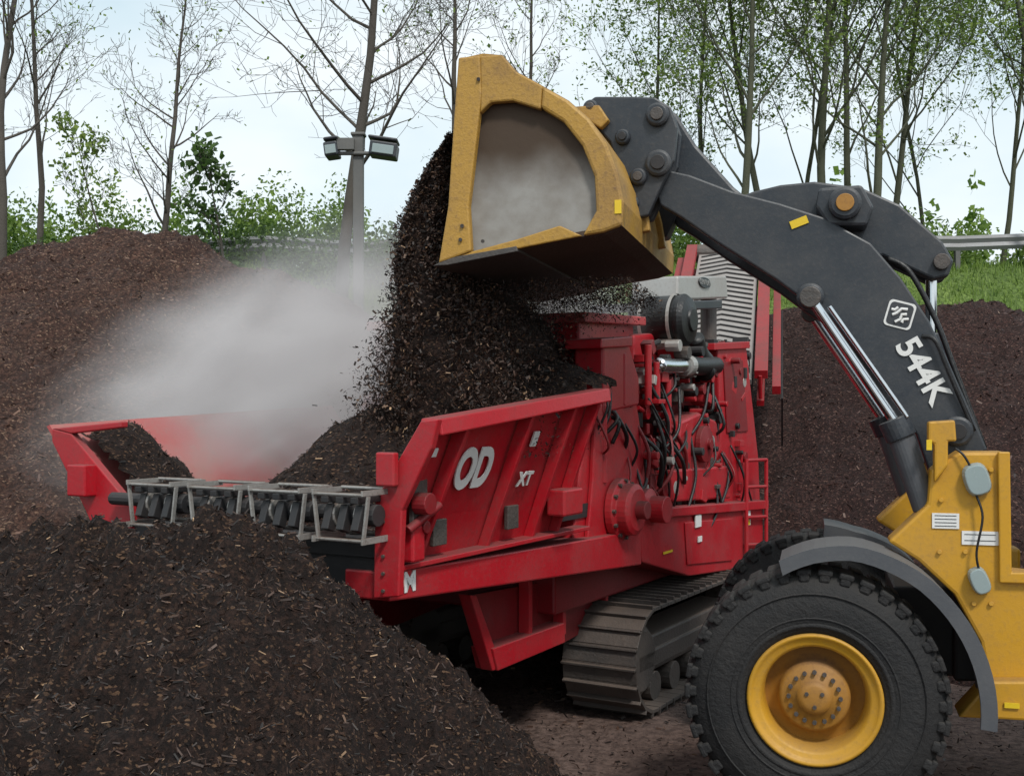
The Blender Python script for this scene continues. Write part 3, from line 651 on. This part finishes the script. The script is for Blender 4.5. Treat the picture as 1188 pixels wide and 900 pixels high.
prism('bucket_corner_top',[(558,66),(583,64),(600,84),(630,100),(628,128),(596,118),(570,120),(558,132)],LP,BL0-.02,BL0+.04,YELB,Ld,.012,lref=BL0)
prism('bucket_back_band',[(630,100),(660,117),(684,138),(703,165),(717,200),(724,235),(722,262),(700,270),(676,274),(692,245),(690,205),(676,170),(654,142),(628,126)],LP,BL0-.02,BL0+.04,YELB,Ld,.02,lref=BL0)
prism('bucket_floor_band',[(548,292),(600,278),(650,262),(676,274),(640,281),(560,297),(511,306)],LP,BL0-.015,BL0+.04,YELB,Ld,.008,lref=BL0)
prism('cutting_edge',[(503,309),(520,300),(600,286),(602,292),(520,308)],LP,BL0-.02,BL1+.02,STEEL,Ld,.004,lref=BL0)
LUG=[(640,105),(690,118),(722,160),(740,225),(745,258),(722,262),(700,220),(690,160)]
prism('bucket_lug_near',LUG,LP,.64,.72,YELB,Ld,.01,lref=.3)
prism('bucket_lug_far',LUG,LP,1.42,1.5,YELB,Ld,.01,lref=.3)
prism('bucket_strap',[(600,84),(660,114),(688,112),(700,130),(690,140),(660,122)],LP,.5,.62,YELB,Ld,.01,lref=.3)
mb=MB()
for x,y in ((536,262),(534,278),(555,92),(560,280)): mb.tube([LP(x,y,BL0-.02),LP(x,y,BL0-.04)],.012,8)
mb.out('bucket_bolts',STEEL,Ld)
mb=MB(); mb.box(LP(717,240,BL0-.022),(.04,.006,.08)); mb.out('bucket_reflector',AMB,Ld)
# rear half of the loader (outside the picture to the right)
fx=WC.x
mb=MB(); mb.box((fx-3.3,-1.15,1.35),(2.3,1.5,.9)); mb.box((fx-4.35,-1.15,1.0),(.5,2.0,.9)); mb.box((fx-1.95,-1.15,1.0),(1.1,1.1,.5)); mb.out('rear_body',YEL,Ld,.06)
mb=MB()
for x,y in ((fx-1.95,-.45),(fx-1.95,-1.85),(fx-3.2,-.45),(fx-3.2,-1.85)): mb.box((x,y,2.4),(.09,.09,1.6))
mb.box((fx-2.58,-1.15,3.22),(1.5,1.6,.12)); mb.box((fx-2.58,-1.15,1.75),(1.35,1.5,.5)); mb.out('cab_frame',BOOM,Ld,.02)
mb=MB(); mb.box((fx-2.58,-1.15,2.55),(1.22,1.36,1.15)); mb.out('cab_glass',GLASS,Ld,.02)
# ------------------------------------------------------------------ falling mulch
FM=empty('falling_mulch',LM)
lv=[(148,524,508),(165,503,508),(185,484,510),(215,463,516),(250,447,516),(300,438,512),(330,436,530),(360,430,560),(400,420,580),(440,412,586),(500,402,590),(530,396,590)]
prof=[]
for y,xl,xr in lv:
    A=LP(xl,y,.05); B=LP(xr,y,.05); prof.append((A.z,A.x,B.x))
prof=np.array(prof)[::-1]
def rngx(z): return np.interp(z,prof[:,0],prof[:,1]), np.interp(z,prof[:,0],prof[:,2])
nz,na=110,180; VV=[]
for i in range(nz):
    z=prof[0,0]+(prof[-1,0]-prof[0,0])*i/(nz-1); xl,xr=rngx(z); cxm=(xl+xr)/2; hw=abs(xl-xr)/2*.88
    y0,y1=.18,2.2
    topf=min(1,(nz-1-i)/8)
    for j in range(na):
        q=2*math.pi*j/na; cs,sn=math.cos(q),math.sin(q)
        ex=math.copysign(abs(cs)**.6,cs); ey=math.copysign(abs(sn)**.35,sn)
        p=Vector((cxm+ex*hw*(.3+.7*topf),-(y0+y1)/2+ey*(y1-y0)/2*.97,z))
        nn=mnoise.fractal(Vector((p.x*3.2,p.y*3.2,z*1.6)),1.0,2.0,4)+.6*mnoise.fractal(Vector((p.x*14,p.y*14,z*9)),.8,2.0,3)
        dv=Vector((cs,sn*.8,0)); p+=dv*nn*.09
        VV.append(p)
VV=np.array([tuple(p) for p in VV]); i,j=np.meshgrid(np.arange(na),np.arange(nz-1)); b0=(j*na+i).ravel(); b1=(j*na+(i+1)%na).ravel()
mesh_np('mulch_core',VV,np.stack([b0,b1,b1+na,b0+na],1),M_FORE,FM,True)
n=80000
z=prof[0,0]+(prof[-1,0]-prof[0,0])*rs.rand(n)**1.05; xl,xr=rngx(z); cm=(xl+xr)/2; hw=np.abs(xl-xr)/2
q=rs.rand(n)*2*math.pi; spread=.86+np.abs(rs.normal(size=n))*.14*(1+.5*(prof[-1,0]-z))
x=cm+np.sign(np.cos(q))*np.abs(np.cos(q))**.6*hw*spread; y=-1.19+np.sign(np.sin(q))*np.abs(np.sin(q))**.35*1.03*(.9+.1*spread)
flakes('mulch_fragments',np.stack([x,y,z],1),.003,.018,.4,CH_F,FM)
n=16000
u_=rs.rand(n); zf=3.34-np.abs(rs.normal(size=n))*.16*(1-u_*.6); xf=2.15-u_*1.0; yf=-(.5+rs.rand(n)*1.75)
flakes('mulch_fines',np.stack([xf,yf,zf],1),.003,.010,.5,CH_F,FM)

# ------------------------------------------------------------------ airborne dust
def dust(name,c,rad,dens,seed,rot=(0,0,0),col=(.97,.945,.95),floor=.05,lo=.40):
    import bmesh
    me=bpy.data.meshes.new(name); bm=bmesh.new(); bmesh.ops.create_icosphere(bm,subdivisions=3,radius=1); bm.to_mesh(me); bm.free()
    o=bpy.data.objects.new(name,me); scene.collection.objects.link(o); o.location=c; o.scale=rad; o.rotation_euler=rot
    m=bpy.data.materials.new(name+'_vapour'); m.use_nodes=True; nt=m.node_tree; nt.nodes.clear()
    out=N(nt,'ShaderNodeOutputMaterial'); vs=N(nt,'ShaderNodeVolumePrincipled'); vs.inputs['Color'].default_value=(*col,1); vs.inputs['Anisotropy'].default_value=-.25
    tc=N(nt,'ShaderNodeTexCoord'); ln=N(nt,'ShaderNodeVectorMath',operation='LENGTH'); nt.links.new(tc.outputs['Object'],ln.inputs[0])
    fo=N(nt,'ShaderNodeMapRange',interpolation_type='SMOOTHSTEP'); fo.inputs[1].default_value=.98; fo.inputs[2].default_value=.1; fo.inputs[3].default_value=0; fo.inputs[4].default_value=1; nt.links.new(ln.outputs['Value'],fo.inputs[0])
    mp=N(nt,'ShaderNodeMapping'); mp.inputs['Location'].default_value=(seed,seed*2,0); nt.links.new(tc.outputs['Object'],mp.inputs[0])
    ns=N(nt,'ShaderNodeTexNoise'); ns.inputs['Scale'].default_value=2.1; ns.inputs['Detail'].default_value=3; ns.inputs['Distortion'].default_value=.8; nt.links.new(mp.outputs[0],ns.inputs['Vector'])
    nr=N(nt,'ShaderNodeMapRange'); nr.inputs[1].default_value=lo; nr.inputs[2].default_value=.68; nr.inputs[3].default_value=floor; nt.links.new(ns.outputs['Fac'],nr.inputs[0])
    m1=N(nt,'ShaderNodeMath',operation='MULTIPLY'); nt.links.new(fo.outputs[0],m1.inputs[0]); nt.links.new(nr.outputs[0],m1.inputs[1])
    m2=N(nt,'ShaderNodeMath',operation='MULTIPLY'); nt.links.new(m1.outputs[0],m2.inputs[0]); m2.inputs[1].default_value=dens; nt.links.new(m2.outputs[0],vs.inputs['Density'])
    # emission added so the vapour glows faintly pink, imitating light scattered many times
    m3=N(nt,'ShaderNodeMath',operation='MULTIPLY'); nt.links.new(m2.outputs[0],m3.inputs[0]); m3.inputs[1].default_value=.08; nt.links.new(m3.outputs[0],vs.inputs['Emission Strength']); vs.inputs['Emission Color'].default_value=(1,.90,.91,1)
    nt.links.new(vs.outputs[0],out.inputs['Volume']); me.materials.append(m)
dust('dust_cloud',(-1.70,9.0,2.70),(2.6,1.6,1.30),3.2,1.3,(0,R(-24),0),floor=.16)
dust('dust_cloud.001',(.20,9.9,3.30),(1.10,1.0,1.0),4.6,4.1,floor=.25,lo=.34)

# ------------------------------------------------------------------ trees
def tree(name,x,y,h,seed,r0=.13,lean=(0,0),n1=18,start=.3,l1=.42,ang=50,leaf=0,lmat=LEAF1,lsz=.05,bark=BARK,sub=(6,4,2),up=.25,dens4=True):
    rg=random.Random(seed); mb=MB(); LPn=[]
    z0=ground_h(x,y)-.2
    def branch(p,d,L,r,lev):
        ns=(12,7,4,3,2)[lev]; pts=[p.copy()]; rad=[r]; d=d.normalized()
        for i in range(ns):
            w=(.035,.11,.18,.24,.28)[lev]
            d=(d+Vector((rg.gauss(0,w),rg.gauss(0,w),rg.gauss(0,w)+(up*.5 if lev>0 else .04)))).normalized()
            p=p+d*L/ns; pts.append(p.copy()); rad.append(max(.004,r*(1-(i+1)/ns*(.86 if lev==0 else .8))))
        mb.tube(pts,rad,(8,5,4,3,3)[lev],cap=False)
        if lev>=(4 if dens4 else 3):
            LPn.extend(pts[1:]); return
        nc=(n1,)+sub
        for k in range(nc[lev]):
            f=(start+(1-start)*(k+rg.random())/nc[lev]) if lev==0 else (.25+.75*(k+rg.random())/nc[lev])
            f=min(f,.98); idx=f*ns; i=int(idx); q=pts[i].lerp(pts[i+1],idx-i); rr_=rad[i]*(1-(idx-i))+rad[i+1]*(idx-i)
            dd=(pts[i+1]-pts[i]).normalized(); o=dd.orthogonal().normalized(); o.rotate(Matrix.Rotation(rg.uniform(0,2*math.pi),3,dd))
            an=R(ang+rg.uniform(-14,14)); nd=dd*math.cos(an)+o*math.sin(an)
            ll=h*l1*(1-.6*f)*rg.uniform(.6,1.15) if lev==0 else L*rg.uniform(.35,.6)
            branch(q,nd,ll,max(.005,rr_*rg.uniform(.35,.5)),lev+1)
        if lev>=2: LPn.append(pts[-1])
    par=empty(name)
    branch(Vector((x,y,z0)),Vector((lean[0],lean[1],1)),h,r0,0)
    mb.out('trunk_and_limbs',bark,par,0,True,fix=False)
    if leaf:
        P=np.array([tuple(p) for p in LPn]); P=P[rs.randint(0,len(P),leaf)]+rs.normal(size=(leaf,3))*.10
        flakes('leaves',P,lsz*.5,lsz,.55,lmat,par)
def wx(px,d): return (px-CX)/FPX*d
tree('bare_tree',wx(395,20.5),20.5,11,3,.13,(.01,0),24,.25,.42,58,900,LEAF1,.045,sub=(7,4,2))
tree('bare_tree.001',wx(187,22),22,7.0,8,.075,(0,0),26,.15,.26,48,400,LEAF1,.045,sub=(5,3,2))
tree('bare_tree.002',wx(2,21),21,10,12,.11,(.05,0),16,.25,.33,45,500,LEAF1,.045,sub=(5,4,2))
tree('bare_tree.003',wx(44,22.5),22.5,9,15,.08,(.04,0),16,.3,.28,42,500,LEAF1,.045,sub=(5,3,2))
tree('bare_tree.004',wx(525,24),24,9.5,21,.09,(0,0),18,.3,.32,45,700,LEAF1,.045,sub=(5,4,2))
tree('bare_tree.005',wx(600,25),25,9,23,.07,(0,0),16,.3,.32,45,900,LEAF1,.045,sub=(5,3,2))
tree('young_tree',wx(262,21.5),21.5,2.6,33,.035,(0,0),12,.3,.45,48,650,LEAF3,.085,sub=(4,3,2),dens4=False)
tree('young_tree.001',wx(125,22.5),22.5,3.2,35,.03,(0,0),12,.3,.35,40,500,LEAF1,.07,sub=(4,3,2),dens4=False)
for i,(px,d,h,ln,r0) in enumerate(((858,21,10,(.01,0),.09),(896,23,10,(-.12,0),.08),(955,21.5,10,(-.04,0),.10),(985,22,10.5,(.03,0),.08),(1010,21,10,(.10,0),.10),(1024,23,10,(.22,0),.08),(1160,24,9,(.1,0),.07),(760,25,9,(0,0),.06),(1215,22,9,(.0,0),.09),(925,24,10,(.06,0),.06),(820,25,10,(-.05,0),.06),(1080,26,9,(-.06,0),.06))):
    tree('leafing_tree'+('' if i==0 else '.%03d'%i),wx(px,d),d,h,60+i,r0,ln,16,.2,.46,42,7500,LEAF1,.05,BARK2,sub=(5,4,2))

def veg(name,xa,xb,ya,yb,n,hmin,hmax,mat,sz,seed,clump=.5):
    rg=np.random.RandomState(seed); P=[]
    k=int((xb-xa)/clump*3)
    for c in range(k):
        cx_=xa+(xb-xa)*rg.rand(); cy_=ya+(yb-ya)*rg.rand(); hh=hmin+(hmax-hmin)*rg.rand()**1.6; rad=.35+.5*rg.rand(); m_=int(n/k)
        v=rg.normal(size=(m_,3)); v/=np.linalg.norm(v,axis=1)[:,None]; v*=(.35+.75*rg.rand(m_))[:,None]
        gz=ground_h(cx_,cy_)
        P.append(np.stack([cx_+v[:,0]*rad,cy_+v[:,1]*rad,gz+hh*.5+v[:,2]*hh*.55],1))
    P=np.concatenate(P); return flakes(name,P,sz*.5,sz,.6,mat)
veg('shrubs',-13,4,23.5,27,62000,.7,2.3,LEAF2,.06,5)
veg('shrubs.001',-13,-1,21.6,23.6,20000,.3,1.2,LEAF3,.055,6)
veg('shrubs.002',5,16,22.5,27,46000,.4,1.6,LEAF2,.06,7)
veg('distant_trees',-60,70,48,60,60000,2,6.5,LEAF2,.25,8,1.2)
n=60000; gx=-14+rs.rand(n)*31; gy=17.5+rs.rand(n)*6.5; gz=np.array([ground_h(x,y) for x,y in zip(gx,gy)])
L=.05+.16*rs.rand(n); an=rs.rand(n)*6.28; w=.012
P=np.stack([gx,gy,gz],1); dx=np.stack([np.cos(an)*w,np.sin(an)*w,np.zeros(n)],1); tip=P+np.stack([rs.normal(size=n)*.04,rs.normal(size=n)*.04,L],1)
VV=np.stack([P-dx,P+dx,tip],1).reshape(-1,3); mesh_np('bank_grass',VV,np.arange(n*3).reshape(n,3),LEAF2)

def guard(name,x0,x1,y,step=2.0):
    par=empty(name); mb=MB(); mr=MB(); x=x0; pts=[]
    while x<=x1:
        z=ground_h(x,y); mb.box((x,y+.06,z+.3),(.1,.12,.8)); pts.append((x,z)); x+=step
    prof=[(0,-.15),(-.05,-.08),(0,0),(-.05,.08),(0,.15)]
    for (xa,za),(xb,zb) in zip(pts[:-1],pts[1:]):
        for k in range(4):
            a_,b_=prof[k],prof[k+1]
            mr.solid([Vector((xa,y+a_[0],za+.55+a_[1])),Vector((xa,y+b_[0],za+.55+b_[1])),Vector((xa,y+b_[0]+.006,za+.55+b_[1])),Vector((xa,y+a_[0]+.006,za+.55+a_[1]))],
                     [Vector((xb,y+a_[0],zb+.55+a_[1])),Vector((xb,y+b_[0],zb+.55+b_[1])),Vector((xb,y+b_[0]+.006,zb+.55+b_[1])),Vector((xb,y+a_[0]+.006,zb+.55+a_[1]))])
    mb.out('posts',POLE,par,.01); mr.out('rail',GALV,par)
guard('guard_rail',-9,1,22.6); guard('guard_rail.001',7,17,22.6)

lx,ly=wx(416,19),19.0; lz=ground_h(lx,ly)-.3; sl=empty('street_lamp')
topz=H0+(CY-158)*ly/FPX
mb=MB(); mb.box((lx,ly,(lz+topz)/2),(.17,.17,topz-lz)); mb.box((lx,ly,topz+.02),(.24,.24,.05)); mb.out('pole',POLE,sl,.015)
mb=MB(); zz=H0+(CY-180)*ly/FPX; mb.tube([(lx-.5,ly-.12,zz),(lx+.5,ly-.12,zz)],.035,10); mb.box((lx-.2,ly-.15,H0+(CY-170)*ly/FPX),(.3,.12,.2)); mb.out('cross_arm',POLE,sl,.01)
for s,px in ((1,446),(-1,386)):
    cx_=wx(px,ly); M=Matrix.Rotation(R(8*s),3,'Y'); sc=1 if s>0 else .5
    mb=MB(); mb.box((cx_,ly-.05,H0+(CY-176)*ly/FPX),(.46*sc,.4,.24),M); mb.box((cx_,ly-.05,H0+(CY-164)*ly/FPX),(.5*sc,.44,.05),M); mb.out('floodlight_housing',BOOM,sl,.03)
    mb=MB(); mb.box((cx_,ly-.26,H0+(CY-177)*ly/FPX),(.36*sc,.03,.15),M); mb.out('floodlight_lens',LENS,sl,.01)

# ------------------------------------------------------------------ light, sky, camera
w=bpy.data.worlds.new('World'); scene.world=w; w.use_nodes=True; nt=w.node_tree; bg=nt.nodes['Background']
sky=N(nt,'ShaderNodeTexSky',sky_type='NISHITA'); sky.sun_disc=False; sky.sun_elevation=R(50); sky.sun_rotation=R(160)
tc=N(nt,'ShaderNodeTexCoord'); mp=N(nt,'ShaderNodeMapping'); mp.inputs['Scale'].default_value=(1,1,2.2); nt.links.new(tc.outputs['Generated'],mp.inputs[0])
cn=N(nt,'ShaderNodeTexNoise'); cn.inputs['Scale'].default_value=2.2; cn.inputs['Detail'].default_value=5; cn.inputs['Roughness'].default_value=.5; nt.links.new(mp.outputs[0],cn.inputs['Vector'])
cl=ramp(nt,cn.outputs['Fac'],.35,.65,(6.3,7.9,8.6),(9.8,10.3,10.4))
nt.links.new(mixc(nt,.85,sky.outputs[0],cl),bg.inputs[0]); bg.inputs[1].default_value=.114
sd=bpy.data.lights.new('sun','SUN'); sd.energy=2.4; sd.angle=R(10); sd.color=(1,.96,.9)
so=bpy.data.objects.new('sun',sd); scene.collection.objects.link(so)
el,az=R(50),R(160); dirv=Vector((math.sin(az)*math.cos(el),math.cos(az)*math.cos(el),math.sin(el)))
so.rotation_euler=dirv.to_track_quat('Z','Y').to_euler(); so.location=(5,-5,12)
cam=bpy.data.cameras.new('camera'); co=bpy.data.objects.new('camera',cam); scene.collection.objects.link(co); scene.camera=co
co.location=(0,0,H0); co.rotation_euler=(R(90),0,0); cam.lens=FPX/1188*36; cam.sensor_width=36; cam.shift_y=(CY-450)/1188; cam.clip_end=2000; cam.clip_start=.05
scene.view_settings.view_transform='Standard'; scene.view_settings.look='None'; scene.view_settings.exposure=0
